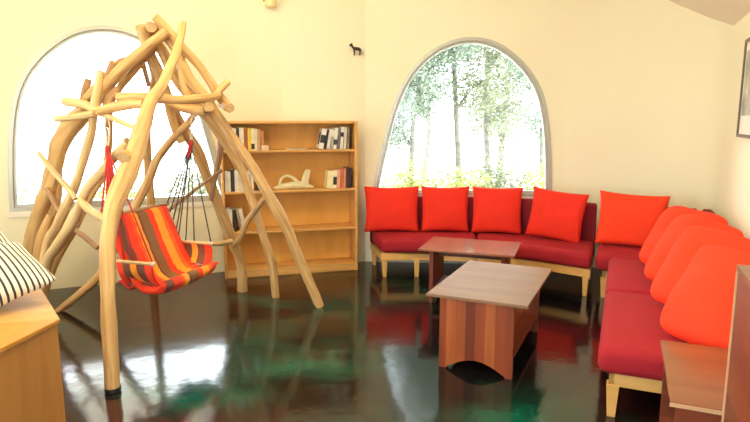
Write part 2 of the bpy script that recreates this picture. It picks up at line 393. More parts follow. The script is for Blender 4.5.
# rear wall behind the viewer, with a wide unseen window added for daylight
RT = (rear[1] - rear[0]).normalized(); Lr = (rear[1] - rear[0]).length
ADDED_WIN3 = [(.5, .55), (.5, 2.3), (Lr - .7, 2.3), (Lr - .7, .55)]
bm = bmesh.new(); window_panel(bm, rear[0], rear[1], ADDED_WIN3, (rear[0], RT)); struct(link_mesh('wall_rear', bm, M['wall']))
build_window(3, rear[0], RT, ADDED_WIN3)

shell = [P1b] + mid[1:] + wall_r[0:] + [Vector((-3.3, -1.9))] + left[1:]
bm = bmesh.new()
fl = [bm.verts.new((p.x, p.y, 0)) for p in shell]; lo = [bm.verts.new((p.x, p.y, -.08)) for p in shell]
bm.faces.new(fl); bm.faces.new(lo[::-1])
for i in range(len(fl)): bm.faces.new((fl[i - 1], fl[i], lo[i], lo[i - 1]))
struct(link_mesh('floor', bm, M['floor']))
# ceiling: low along the right wall, then rising to the main height
bm = bmesh.new()
def cl(a, b_, z): return PL(corner, a, b_, z)
LOWZ = 2.23; RUN = 1.45; HZ = 3.10
prof = [(.3, LOWZ - .18), (-0.0, LOWZ), (-RUN, HZ), (-9.5, HZ)]
for th in (0, .1):
    rows = [[bm.verts.new(cl(a, b_, z + th)) for a, z in prof] for b_ in (1.6, -8.4)]
    for i in range(3): bm.faces.new((rows[0][i], rows[0][i + 1], rows[1][i + 1], rows[1][i]))
struct(link_mesh('ceiling', bm, M['ceiling']))
# white sill board under window 2 and window 1
for k, (o_, t, u0, u1) in enumerate(((W2o, W2t, -.05, 1.79), (W1o, W1t, -.29, 1.55))):
    bm = bmesh.new(); box(bm, u0, u1, -.018, .0, .655, .70)
    bmesh.ops.transform(bm, matrix=Matrix.Translation((o_.x, o_.y, 0)) @ Matrix.Rotation(math.atan2(t.y, t.x), 4, 'Z'), verts=bm.verts[:])
    struct(link_mesh('trim_%d' % (k + 1), bm, M['sill']))

# ---------------------------------------------------------------- bookcase and what is on it
BA = Vector((-1.388, 5.22, 0)); ang = math.atan2(5.555 - 5.22, -.167 + 1.388)
BL = 1.266; BD = .27
case = thing('bookcase', 'wide orange pine bookcase with four compartments against the cream wall between the arched windows', 'bookcase', BA, ang)
T = .024
bx('side_panel', (0, T, 0, BD, 0, 1.45), M['pine'], case); bx('side_panel', (BL - T, BL, 0, BD, 0, 1.45), M['pine'], case)
bx('top_panel', (T, BL - T, 0, BD, 1.426, 1.45), M['pine'], case)
SH = [.075, .435, .81, 1.185]
for z in SH: bx('shelf', (T, BL - T, .004, BD - .012, z - .022, z), M['pine'], case)
bx('plinth', (T, BL - T, .006, .024, 0, .053), M['pine'], case)
bx('back_panel', (T, BL - T, BD - .012, BD, .0, 1.426), M['pine_back'], case, bev=0)
MB = Matrix.Translation(BA) @ Matrix.Rotation(ang, 4, 'Z')
bookcols = {}
def bookmat(c):
    if c not in bookcols: bookcols[c] = plain('cover_%d' % len(bookcols), c, .5, .12, 14)
    return bookcols[c]
def book(x, z, w, h, d, col, label, group, tilt=0.0, y=.035, flat=False, band=None):
    bm = bmesh.new()
    t = min(.0025, w * .2)
    box(bm, 0, w, 0, t, 0, h, 0); box(bm, 0, t, 0, d, 0, h, 0); box(bm, w - t, w, 0, d, 0, h, 0)
    box(bm, t, w - t, t, d - .004, .003, h - .003, 1)
    mats = [bookmat(col), M['paper']]
    if band:
        mats.append(bookmat(band[0])); box(bm, -.0004, w + .0004, -.0006, .0, h * band[1], h * band[2], 2)
        if len(band) > 3: box(bm, -.0007, 0, d * .25, d * .75, h * .2, h * .8, 2)
    o = link_mesh('book', bm, mats)
    if flat: R_ = Matrix.Rotation(PI / 2, 4, 'Y')
    else: R_ = Matrix.Rotation(tilt, 4, 'Y')
    if tilt < 0: R_ = R_        # leans to the left, turning on its left foot
    o.matrix_world = MB @ Matrix.Translation((x, y, z)) @ R_
    tag(o, label, 'book', group); return o
WH_, CR, DK, GY = (.80, .77, .70), (.76, .66, .48), (.03, .03, .035), (.42, .42, .42)
G1 = 'books on the top shelf, left'
x = .030
for w, h, c, l in [(.022, .195, (.66, .42, .34), 'dusty pink book against the left side of the top shelf'),
                   (.026, .205, CR, 'cream book beside the dusty pink book on the top shelf'),
                   (.030, .19, (.70, .62, .52), 'beige book between cream and white books at left of the top shelf'),
                   (.034, .20, WH_, 'white book just left of the black book on the top shelf'),
                   (.026, .20, DK, 'black book among pale ones in the top shelf left group'),
                   (.040, .205, (.82, .78, .66), 'thick off-white book right of the black book on the top shelf'),
                   (.032, .20, (.36, .10, .05), 'red-brown book left of the yellow book on the top shelf'),
                   (.030, .20, (.85, .58, .05), 'yellow book in the left group of the top shelf'),
                   (.028, .20, (.84, .80, .62), 'pale cream book right of the yellow book on the top shelf'),
                   (.024, .195, (.80, .70, .55), 'thin buff book near the right end of the top left group'),
                   (.026, .19, (.62, .40, .22), 'tan book near the right end of the top left group'),
                   (.036, .175, (.50, .20, .07), 'brown book at the right end of the top left group')]:
    book(x, SH[3], w, h, .15, c, l, G1, band=(DK, .05, .3) if c == (.84, .80, .62) else None); x += w + .001
book(x - .028, SH[3], .065, .045, .05, (.80, .60, .45), 'small pale box-like booklet standing in front at the right end of the top left group', G1, y=.006)
bo = book(.70, SH[3] + .021, .010, .20, .13, (.74, .62, .48), 'thin pale book lying flat in the middle of the top shelf', 'books on the top shelf, middle', y=.05, flat=True)
bo.location = MB @ Vector((.60, .05, SH[3] + .0105)); 
G2 = 'books on the top shelf, right'
specs = [(.045, .19, WH_, 'white book showing a dark oval on its cover, leftmost of the leaning top right group', .22, (DK, .3, .7, 1)),
         (.020, .185, DK, 'black book leaning beside the white oval-cover book on the top shelf', .20, None),
         (.028, .19, (.74, .72, .66), 'light grey-white leaning book right of the first black one, top right group', .16, None),
         (.022, .195, GY, 'mid grey leaning book in the top right group', .13, (WH_, .6, .9)),
         (.032, .20, (.80, .78, .72), 'thick white leaning book in the middle of the top right group', .11, (DK, .2, .45)),
         (.024, .20, (.15, .16, .20), 'dark blue-grey leaning book in the top right group', .09, None),
         (.028, .21, WH_, 'tall white book near the right end of the top shelf', .07, (DK, .55, .75)),
         (.026, .205, (.70, .66, .58), 'grey-beige book, last but one at the right of the top shelf', .05, None),
         (.024, .20, (.20, .17, .14), 'dark brown book against the right side of the top shelf', .04, None)]
x = BL - T - .012 - sum(s[0] + .006 for s in specs) - .03
for w, h, c, l, tl, bd in specs:
    book(x, SH[3] + math.sin(tl) * w + .001, w, h, .15, c, l, G2, tilt=tl, band=bd); x += w / math.cos(tl) + .0055
G3 = 'books on the second shelf, left'
x = .030
for w, h, c, l in [(.030, .19, (.70, .70, .68), 'light grey book against the left side of the second shelf'),
                   (.020, .185, (.82, .80, .74), 'thin white book between grey and black books, left of the second shelf'),
                   (.034, .20, DK, 'thick black book at left of the second shelf'),
                   (.034, .195, WH_, 'white book right of the thick black book on the second shelf'),
                   (.026, .20, CR, 'cream book in the left group of the second shelf'),
                   (.030, .19, (.78, .74, .64), 'off-white book left of the dark green book on the second shelf'),
                   (.020, .19, (.05, .09, .07), 'dark green book in the left group of the second shelf'),
                   (.030, .185, (.52, .52, .50), 'mid grey book right of the dark green one on the second shelf'),
                   (.026, .19, (.74, .64, .46), 'buff book beside the mid grey book on the second shelf')]:
    book(x, SH[2], w, h, .15, c, l, G3); x += w + .001
for w, c, l in [(.018, (.10, .08, .08), 'thin dark book leaning left at the end of the second shelf left group'),
                (.022, (.84, .78, .62), 'pale book leaning left, last of the second shelf left group')]:
    book(x + .034, SH[2] + .001, w, .185, .15, c, l, G3, tilt=-.14); x += w + .004
G4 = 'books on the second shelf, right'
specs = [(.060, .165, (.82, .72, .42), 'thick cream book leaning at the left of the second shelf right group', .10, None),
         (.034, .17, (.84, .78, .60), 'pale cream book with a dark label, second shelf right group', .06, (DK, .2, .65)),
         (.030, .18, (.78, .40, .26), 'salmon pink book in the second shelf right group', .04, None),
         (.026, .185, (.70, .16, .06), 'orange-red book in the second shelf right group', .03, None),
         (.024, .19, (.62, .30, .20), 'brick pink book left of the maroon books, second shelf right', .03, None),
         (.026, .20, (.10, .02, .02), 'dark maroon book near the right end of the second shelf', .02, None),
         (.022, .19, (.03, .03, .05), 'black book against the right side of the second shelf', .02, None)]
x = BL - T - .012 - sum(s[0] + .003 for s in specs) - .02
for w, h, c, l, tl, bd in specs:
    book(x, SH[2] + math.sin(tl) * w + .001, w, h, .14, c, l, G4, tilt=tl, band=bd); x += w / math.cos(tl) + .0035
G5 = 'books on the third shelf'
x = .030
for w, h, c, l in [(.030, .22, (.66, .66, .64), 'tall grey-white book against the left side of the third shelf'),
                   (.024, .21, WH_, 'white book beside the tall grey-white book on the third shelf'),
                   (.028, .205, DK, 'black book on the third shelf')]:
    book(x, SH[1], w, h, .16, c, l, G5); x += w + .001
for w, c, l in [(.020, (.34, .33, .32), 'thin grey book leaning left on the third shelf'), (.034, (.84, .81, .72), 'thick white book leaning left, last on the third shelf')]:
    book(x + .036, SH[1] + .001, w, .205, .16, c, l, G5, tilt=-.16); x += w + .004

# ivory sculpture on the second shelf: long tapering body, loop and upright fin
sculp = thing('sculpture', 'pale ivory sculpture with a curved loop and upright fin on the second shelf', 'sculpture', MB @ Vector((.665, .10, SH[2])), ang)
bm = bmesh.new()
tube(bm, catmull([(-.19, .0, .014), (-.13, 0, .026), (-.04, .0, .034), (.06, 0, .036), (.13, .0, .026), (.19, 0, .012)], 6), [.008, .026, .034, .036, .026, .010], 14, .12)
link_mesh('body', bm, M['ivory'], sculp, True)
bm = bmesh.new()
tube(bm, catmull([(-.13, .01, .03), (-.12, .01, .085), (-.075, .01, .125), (-.02, .01, .115), (.03, .01, .075), (.06, .01, .035)], 6), [.018, .016, .013, .016, .02, .024], 12, .1)
link_mesh('loop', bm, M['ivory'], sculp, True)
bm = bmesh.new()
prism(bm, [(.06, .0), (.135, .0), (.165, .15), (.115, .155), (.085, .09)], -.013, .013, .006)
bmesh.ops.transform(bm, matrix=Matrix.Translation((0, .0, .03)) @ Matrix.Rotation(PI / 2, 4, 'X'), verts=bm.verts[:])
link_mesh('fin', bm, M['ivory'], sculp, True)

# small dark animal ornament fixed on the wall
orn = thing('wall_ornament', 'small dark bronze four-legged animal figure hung high on the wall left of the arched window', 'ornament', at(357, 50, 5.79))
bm = bmesh.new()
tube(bm, catmull([(-.035, 0, .012), (-.01, 0, .012), (.022, 0, .006), (.035, 0, -.008)], 6), [.013, .017, .017, .010], 10)
tube(bm, catmull([(-.028, 0, .014), (-.046, -.002, .034), (-.056, -.004, .05)], 5), [.012, .011, .009], 10)
tube(bm, catmull([(-.045, -.004, .055), (-.062, -.006, .046), (-.072, -.008, .037)], 5), [.013, .012, .007], 10)
for sx in (-.028, .025):
    for sy in (-.009, .009): tube(bm, catmull([(sx, sy, .0), (sx + .004, sy, -.026), (sx - .001, sy, -.05)], 4), [.009, .007, .006], 8)
tube(bm, catmull([(.034, 0, .0), (.044, 0, -.018), (.042, 0, -.034)], 4), [.004, .003], 6)
link_mesh('body', bm, M['iron'], orn, True)
bm = bmesh.new(); tube(bm, [Vector((0, 0, .01)), Vector((0, .045, .01))], .003, 6); link_mesh('hanging_pin', bm, M['iron'], orn)

# picture on the right wall
pf = thing('framed_picture', 'framed grey print with wide white mount on the right wall, cut by the photo edge', 'picture', PL((2.66, 4.25), -.002, 0, 1.337))
def wallbox(name, b0, b1, z0, z1, d0, d1, m, par):
    bm = bmesh.new(); vs = []
    for a in (d0, d1):
        for b_, z in ((b0, z0), (b1, z0), (b1, z1), (b0, z1)): vs.append(bm.verts.new(-ex * a + ny * b_ + Vector((0, 0, z))))
    for q in ((0, 1, 2, 3), (4, 5, 6, 7), (0, 1, 5, 4), (1, 2, 6, 5), (2, 3, 7, 6), (3, 0, 4, 7)): bm.faces.new([vs[i] for i in q])
    return link_mesh(name, bm, m, par)
wo = (corner - Vector((2.66, 4.25))).dot(Vector((.9205, -.3907)))
pf.location = PL((2.66, 4.25), wo - .003, 0, 1.337)
bm = bmesh.new(); fw = .022
for b0, b1, z0, z1 in ((-.55, 0, 0, fw), (-.55, 0, .68 - fw, .68), (-.55, -.55 + fw, fw, .68 - fw), (-fw, 0, fw, .68 - fw)):
    vs = []
    for a in (0, .028):
        for b_, z in ((b0, z0), (b1, z0), (b1, z1), (b0, z1)): vs.append(bm.verts.new(-ex * a + ny * b_ + Vector((0, 0, z))))
    for q in ((0, 1, 2, 3), (4, 5, 6, 7), (0, 1, 5, 4), (1, 2, 6, 5), (2, 3, 7, 6), (3, 0, 4, 7)): bm.faces.new([vs[i] for i in q])
link_mesh('frame', bm, M['picframe'], pf)
wallbox('mount', -.528, -.022, .022, .658, .004, .016, M['mat_board'], pf)
wallbox('print', -.47, -.05, .15, .60, .016, .018, M['print'], pf)

# ---------------------------------------------------------------- sofa
def cushion_obj(name, poly, z0, z1, bev, m, parent, shift=None, seg=4):
    bm = bmesh.new(); prism(bm, poly, z0, z1, bev, seg, shift)
    bmesh.ops.triangulate(bm, faces=[f for f in bm.faces if len(f.verts) > 4])
    return sharp(link_mesh(name, bm, m, parent, True), 60)
Fr = catmull([(.06, 5.25, 0), (.50, 5.26, 0), (.93, 5.17, 0), (1.36, 4.95, 0), (1.77, 4.63, 0)], 8)
Bk = catmull([(-.06, 5.83, 0), (.55, 5.79, 0), (1.02, 5.75, 0), (1.58, 5.60, 0), (2.05, 5.28, 0)], 8)
def leg(parent, p, q, w=.05):
    """square leg tapering to the floor; p foot centre, q top centre"""
    bm = bmesh.new(); a = math.atan2(q[1], q[0]); R_ = Matrix.Translation((p.x, p.y, 0)) @ Matrix.Rotation(a, 4, 'Z')
    prism(bm, [(-w * .32, -w * .38), (w * .32, -w * .38), (w * .32, w * .38), (-w * .32, w * .38)], 0, .17, .002, 1, [(-w * .18, -w * .12), (w * .18, -w * .12), (w * .18, w * .12), (-w * .18, w * .12)])
    bmesh.ops.transform(bm, matrix=R_, verts=bm.verts[:])
    return link_mesh('leg', bm, M['leg_pine'], parent)
def rail_mesh(name, a, b_, th, z0, z1, m, parent, side):
    """thin board following polyline a (list of points), thickness th toward side"""
    n = len(a); poly = list(a) + [q + side * th for q in reversed(a)]
    bm = bmesh.new(); prism(bm, [(p.x, p.y) for p in poly], z0, z1); bmesh.ops.triangulate(bm, faces=[f for f in bm.faces if len(f.verts) > 4])
    return link_mesh(name, bm, M['leg_pine'], parent)
def curved_module(i0, i1, label):
    c = (Fr[i0] + Fr[i1] + Bk[i0] + Bk[i1]) / 4
    t = thing('sofa_module', label, 'sofa', (c.x, c.y, 0), 0, 'crimson modular sofa along the curved wall'); O = Vector((c.x, c.y, 0))
    f = [p - O for p in Fr[i0:i1 + 1]]; k = [p - O for p in Bk[i0:i1 + 1]]
    g = .004
    f[0] = f[0] + (f[1] - f[0]).normalized() * g; f[-1] = f[-1] + (f[-2] - f[-1]).normalized() * g
    k[0] = k[0] + (k[1] - k[0]).normalized() * g; k[-1] = k[-1] + (k[-2] - k[-1]).normalized() * g
    km = [b_.lerp(a, .17) for a, b_ in zip(f, k)]
    km2 = [b_.lerp(a, .155) for a, b_ in zip(f, k)]
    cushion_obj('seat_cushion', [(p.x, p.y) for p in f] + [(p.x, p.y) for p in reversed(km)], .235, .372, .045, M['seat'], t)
    poly = [(p.x, p.y) for p in km2] + [(p.x, p.y) for p in reversed(k)]
    sh = []
    for a, b_ in list(zip(f, k)) + list(zip(reversed(f), reversed(k))):
        d = (b_ - a).normalized(); sh.append((d.x * .03, d.y * .03))
    sh = [(s[0] * 1.0, s[1] * 1.0) for s in sh[:len(km2)]] + [(0, 0)] * len(k)
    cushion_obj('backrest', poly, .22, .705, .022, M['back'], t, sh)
    fi = [a.lerp(b_, .05) for a, b_ in zip(f, k)]; e0 = (f[0].lerp(k[0], .05), f[0].lerp(k[0], .93)); e1 = (f[-1].lerp(k[-1], .05), f[-1].lerp(k[-1], .93))
    inner = [a.lerp(b_, .09) for a, b_ in zip(f, k)]
    bm = bmesh.new(); prism(bm, [(p.x, p.y) for p in fi] + [(p.x, p.y) for p in reversed(inner)], .165, .234)
    bk1 = [a.lerp(b_, .90) for a, b_ in zip(f, k)]; bk2 = [a.lerp(b_, .94) for a, b_ in zip(f, k)]
    prism(bm, [(p.x, p.y) for p in bk1] + [(p.x, p.y) for p in reversed(bk2)], .165, .219)
    for (a, b_), s in ((e0, 1), (e1, -1)):
        d = (b_ - a).normalized(); q = Vector((d.y, -d.x, 0)) * .024 * s; a = a + q * .2; b_ = b_ + q * .2
        prism(bm, [(a.x, a.y), (b_.x, b_.y), (b_.x + q.x, b_.y + q.y), (a.x + q.x, a.y + q.y)], .165, .219)
    bmesh.ops.triangulate(bm, faces=[ff for ff in bm.faces if len(ff.verts) > 4])
    link_mesh('frame', bm, M['leg_pine'], t)
    for s, (a, b_) in ((1, (f[0], k[0])), (-1, (f[-1], k[-1]))):
        d = (b_ - a).normalized(); q = Vector((d.y, -d.x, 0)) * s
        for fr_ in (.085, .88): leg(t, a.lerp(b_, fr_) + q * .035, q)
    if i0 == 0: leg(t, f[6].lerp(k[6], .085), (0, 1))
    return t, O
curved_module(0, 16, 'curved crimson sofa section at the left end, under the arched window, beside the bookcase')
curved_module(16, 32, 'curved crimson sofa section between the left end section and the corner section')
def rect_module(o_, a, b_, label, back_e=True, back_n=False, back_end=0.0, notes=None):
    """o_ front corner; a depth along ex, b_ width along ny (from o_ away)"""
    t = thing('sofa_module', label, 'sofa', (o_.x, o_.y, 0), math.atan2(ex.y, ex.x), 'crimson modular sofa along the curved wall')
    g = .004; d = .11
    A1 = a - (d + .004 if back_e else g); B1 = b_ - (d + .004 if back_n else g)
    cushion_obj('seat_cushion', [(0, g), (A1, g), (A1, B1), (0, B1)], .235, .372, .045, M['seat'], t)
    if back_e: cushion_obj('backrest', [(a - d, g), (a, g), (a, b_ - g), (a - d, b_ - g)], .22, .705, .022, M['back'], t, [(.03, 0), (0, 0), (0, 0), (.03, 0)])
    if back_n: cushion_obj('backrest', [(g, b_ - d), (a - d - g, b_ - d), (a - d - g, b_), (g, b_)], .22, .705, .022, M['back'], t, [(0, .03), (0, .03), (0, 0), (0, 0)])
    bm = bmesh.new(); r = .055
    for q in ((r, a - r, r, r + .026), (r, a - r, b_ - r - .026, b_ - r), (r, r + .026, r, b_ - r), (a - r - .026, a - r, r, b_ - r)): box(bm, *q, .165, .219)
    box(bm, r, a - .16, r, r + .026, .219, .234); box(bm, r, r + .026, r, b_ - .16, .219, .234)
    link_mesh('frame', bm, M['leg_pine'], t)
    for x_ in (r + .02, a - r - .03):
        for y_ in (r + .025, b_ - r - .025): leg(t, Vector((x_, y_, 0)), (1, 0), .06)
    return t
P0 = Vector((1.80, 4.62, 0))
rect_module(P0, .89, .70, 'square crimson corner section of the sofa, in the room corner', True, True)
D0 = P0 + ex * .10 - ny * .995
rect_module(D0, .79, .98, 'crimson sofa section along the right wall, between the corner section and the nearest section', True)
E0 = D0 - ny * 1.09
etop = rect_module(E0, .79, 1.085, 'nearest crimson sofa section on the right, with visible yellow pine leg', True)

def pillow_bm(w, h, t, n=18, conc=.07, seed=0.0, uvs=True, wr=.012, rnd=0.0):
    bm = bmesh.new(); uvl = bm.loops.layers.uv.verify(); g = {}
    for s in (1, -1):
        for i in range(n + 1):
            for j in range(n + 1):
                u = -1 + 2 * i / n; v = -1 + 2 * j / n
                u_ = math.sin(u * PI / 2) * .35 + u * .65; v_ = math.sin(v * PI / 2) * .35 + v * .65
                edge = i in (0, n) or j in (0, n)
                if edge and s == -1: g[(s, i, j)] = g[(1, i, j)]; continue
                x_ = u_ * w / 2 * (1 - conc * (1 - v_ * v_)); z_ = v_ * h / 2 * (1 - conc * (1 - u_ * u_))
                k_ = 1 - rnd * (u_ * v_) ** 4; x_ *= k_; z_ *= k_
                f = max(0, (1 - u_ * u_) * (1 - v_ * v_)) ** .42
                y_ = -s * t / 2 * f
                y_ += wr * noise.noise(Vector((x_ * 5 + seed, z_ * 5, s * 2 + seed))) * (1 if not edge else .5)
                g[(s, i, j)] = bm.verts.new((x_, y_, z_))
    for s in (1, -1):
        for i in range(n):
            for j in range(n):
                q = [(i, j), (i + 1, j), (i + 1, j + 1), (i, j + 1)]
                if s == -1: q = q[::-1]
                f = bm.faces.new([g[(s, a, b_)] for a, b_ in q])
                for lp, (a, b_) in zip(f.loops, q): lp[uvl].uv = (a / n, b_ / n)
    return bm
def pillow(loc, yaw, lean, w, h, t, m, label, group, roll=0.0, seed=0.0, name='throw_pillow', conc=.07, wr=.012):
    """pillow standing on its lower edge; yaw = direction its face looks (angle of -Y side), lean back"""
    o = link_mesh(name, pillow_bm(w, h, t, seed=seed, conc=conc, wr=wr), m, None, True)
    R_ = Matrix.Rotation(yaw, 4, 'Z') @ Matrix.Rotation(-lean, 4, 'X') @ Matrix.Rotation(roll, 4, 'Y')
    o.matrix_world = Matrix.Translation(loc) @ R_ @ Matrix.Translation((0, 0, h / 2))
    tag(o, label, 'pillow', group); return o
GP = 'red pillows standing along the window side of the sofa'
zs = .374
pillow((.165, 5.59, zs), .03, .14, .54, .45, .15, M['red'], 'bright red pillow at the far left end of the sofa, next to the bookcase', GP, seed=1)
pillow((.685, 5.59, zs), -.05, .14, .47, .45, .15, M['red'], 'bright red pillow second from the bookcase, behind the dark low table', GP, seed=2)
pillow((1.17, 5.50, zs), -.20, .14, .48, .455, .15, M['red'], 'bright red pillow under the right half of the arched window, left of the tilted one', GP, seed=3)
pillow((1.62, 5.21, zs), -.50, .16, .50, .46, .15, M['red'], 'bright red pillow tilted sideways at the right end of the curved sofa section', GP, roll=.10, seed=4)
pillow((2.19, 4.90, zs), -.36, .20, .56, .47, .15, M['orange_red'], 'orange-red pillow upright alone on the corner section facing the room', GP, roll=.05, seed=5)
GQ = 'orange-red pillows leaning in a row on the right wall side of the sofa'
face = math.atan2(-ex.y, -ex.x) + PI / 2   # yaw so that -Y side looks along -ex
def leaned(ctr, yaw, lean, roll, w, h, t, rest, label, group, seed):
    o = link_mesh('throw_pillow', pillow_bm(w, h, t, seed=seed, conc=.0, wr=.035, rnd=.13), M['orange_red'], None, True)
    R_ = Matrix.Rotation(yaw, 4, 'Z') @ Matrix.Rotation(-lean, 4, 'X') @ Matrix.Rotation(roll, 4, 'Y')
    zmin = min((R_ @ v.co).z for v in o.data.vertices)
    o.matrix_world = Matrix.Translation((ctr.x, ctr.y, rest - zmin)) @ R_
    return tag(o, label, 'pillow', group)
for k, (a_, s_, lab) in enumerate([(.59, .28, 'orange-red pillow farthest back of the four leaning along the right wall, in the sofa corner'),
                              (.61, .76, 'orange-red pillow second from the corner in the leaning row on the right'),
                              (.63, 1.24, 'orange-red pillow third from the corner in the leaning row on the right'),
                              (.655, 1.76, 'big orange-red pillow nearest the camera, leaning at the right end of the sofa')]):
    leaned(P0 + ex * a_ - ny * s_, -.74, .76, .19, .46, .57, .20, zs - .01, lab, GQ, 6 + k)

# ---------------------------------------------------------------- tables
def slab_table(name, label, o_, L, Wd, ang_, topm, panm, hz=.45, inset_l=.06, inset_w=.07, shelf=True, th=.017, edge='tabletop'):
    """o_ near-left corner, L along local y (away), Wd along local x"""
    t = thing(name, label, 'table', (o_[0], o_[1], 0), ang_)
    bm = bmesh.new(); box(bm, 0, Wd, 0, L, hz - th, hz, 0, .002); tp = link_mesh('tabletop', bm, topm, t)
    bx('edge_band', (-.003, Wd + .003, -.003, -.0002, hz - th, hz - .002), M[edge], tp, 0)
    for y_ in (inset_l, L - inset_l - .03):
        x0, x1 = inset_w, Wd - inset_w; wd = x1 - x0
        poly = [(x0, hz - th), (x0, 0), (x0 + wd * .10, 0)]
        for i in range(9):
            a = i / 8; poly.append((x0 + wd * (.10 + .80 * a), .008 + .066 * math.sin(PI * a)))
        poly += [(x1 - wd * .10, 0), (x1, 0), (x1, hz - th)]
        bm = bmesh.new(); prism(bm, poly, 0, .03)
        bmesh.ops.triangulate(bm, faces=[f for f in bm.faces if len(f.verts) > 4])
        bmesh.ops.transform(bm, matrix=Matrix.Translation((0, y_ + .03, 0)) @ Matrix.Rotation(PI / 2, 4, 'X'), verts=bm.verts[:])
        link_mesh('end_panel', bm, panm, t)
    if shelf: bx('lower_shelf', (inset_w + .005, Wd - inset_w - .005, inset_l + .03, L - inset_l - .03, .105, .127), panm, t, 0)
    bx('stretcher', (Wd / 2 - .011, Wd / 2 + .011, inset_l + .03, L - inset_l - .03, hz - .10, hz - th), panm, t, 0)
    return t
slab_table('coffee_table', 'larger low coffee table with pale wood top and red-brown striped panel end', (.305, 3.30), .90, .585, math.atan2(-.25, .535), M['tabletop'], M['panel'], inset_l=.02, inset_w=.075)
slab_table('coffee_table', 'low table with reddish top and dark ends, between the larger coffee table and sofa', (.515, 4.985), .745, .52, math.atan2(-.25, .72) - PI / 2, M['redtop'], M['darkpanel'], inset_l=.075, inset_w=.06, edge='redtop')
lt = slab_table('side_table', 'reddish wooden side table at the near end of the sofa in the lower right corner', (1.060, 1.950), .65, .45, math.atan2(ex.y, ex.x), M['redtop'], M['stand'], hz=.455, edge='edge', inset_l=.015, inset_w=.02, shelf=False)
# tall wooden stand nearest the viewer
st = thing('pedestal_stand', 'tall red-brown wooden stand at the right photo edge, in front of the side table', 'stand', (1.19, 1.85, 0), math.atan2(ex.y, ex.x))
hs = .985
bx('side_panel', (0, .018, -.50, 0, 0, hs - .02), M['stand'], st, .001); bx('side_panel', (.222, .24, -.50, 0, 0, hs - .02), M['stand'], st, .001)
bx('end_panel', (.018, .222, -.018, 0, 0, hs - .02), M['stand'], st, 0); bx('end_panel', (.018, .222, -.50, -.482, 0, hs - .02), M['stand'], st, 0)
bx('top_panel', (-.004, .244, -.504, .004, hs - .02, hs), M['tabletop'], st, .002)
bx('corner_strip', (-.004, .0, -.012, .004, 0, hs - .02), M['edge'], st, 0)

# ---------------------------------------------------------------- octagonal bench with cushions
bc = Vector((-2.28, 2.35, 0)); R8 = .857; a0 = math.atan2(2.56 - 2.35, -1.45 + 2.28)
bench = thing('bench', 'big octagonal plywood platform bench in the lower left corner', 'bench', bc, a0)
for k in range(8):
    A = Vector((math.cos(k * PI / 4), math.sin(k * PI / 4), 0)) * R8; B = Vector((math.cos((k + 1) * PI / 4), math.sin((k + 1) * PI / 4), 0)) * R8
    bm = bmesh.new(); prism(bm, [(0, 0), (A.x, A.y), (B.x, B.y)], .53, .55, .0025, 1)
    link_mesh('top_panel', bm, M['ply'] if k % 2 == 0 else M['ply2'], bench)
    A2, B2, A3, B3 = A * .985, B * .985, A * .965, B * .965
    bm = bmesh.new(); prism(bm, [(A2.x, A2.y), (B2.x, B2.y), (B3.x, B3.y), (A3.x, A3.y)], 0, .53)
    link_mesh('side_panel', bm, M['plyside'], bench)
def bench_cushion(size, thick, ctr, yaw, lean, roll, seed, label, rest):
    o = link_mesh('striped_cushion', pillow_bm(size, size, thick, 24, .0, seed, wr=.025), M['ticking'], None, True)
    R_ = Matrix.Rotation(yaw, 4, 'Z') @ Matrix.Rotation(-lean, 4, 'X') @ Matrix.Rotation(roll, 4, 'Y')
    zmin = min((R_ @ v.co).z for v in o.data.vertices)
    o.matrix_world = Matrix.Translation((ctr[0], ctr[1], rest - zmin)) @ R_
    return tag(o, label, 'pillow', 'striped cushions on the bench')
bench_cushion(.48, .20, (-1.91, 2.76), .1, 1.27, -.74, 3.3, 'black and white striped cushion lying on the octagonal bench, the larger lower one', .55)
bench_cushion(.44, .14, (-2.235, 3.03), .2, .85, -.66, 5.3, 'second striped cushion behind the larger one, its corner showing at the left photo edge', .565)

# ---------------------------------------------------------------- driftwood swing frame
FR = at(112, 392, 2.95); FR.z = 0
frame = thing('swing_frame', 'tepee-shaped swing frame of peeled driftwood poles lashed together, in front of the left window', 'swing frame', (-1.5, 4.0, 0))
FO = Vector((-1.5, 4.0, 0)); pi_ = 0
def pole(pts, radii, m='drift', name='pole', foot=False, seg=12, wob=.22):
    global pi_
    pi_ += 1
    P = [at(*p) - FO for p in pts]
    if foot: P[-1].z = .0
    path = catmull(P, 7)
    bm = bmesh.new(); tube(bm, path, radii, seg, wob, 1, seed=pi_ * 1.37)
    if foot:
        for v in bm.verts:
            if v.co.z < .0: v.co.z = 0.0
    return sharp(link_mesh(name, bm, [M[m], M['cut']], frame, True), 50)
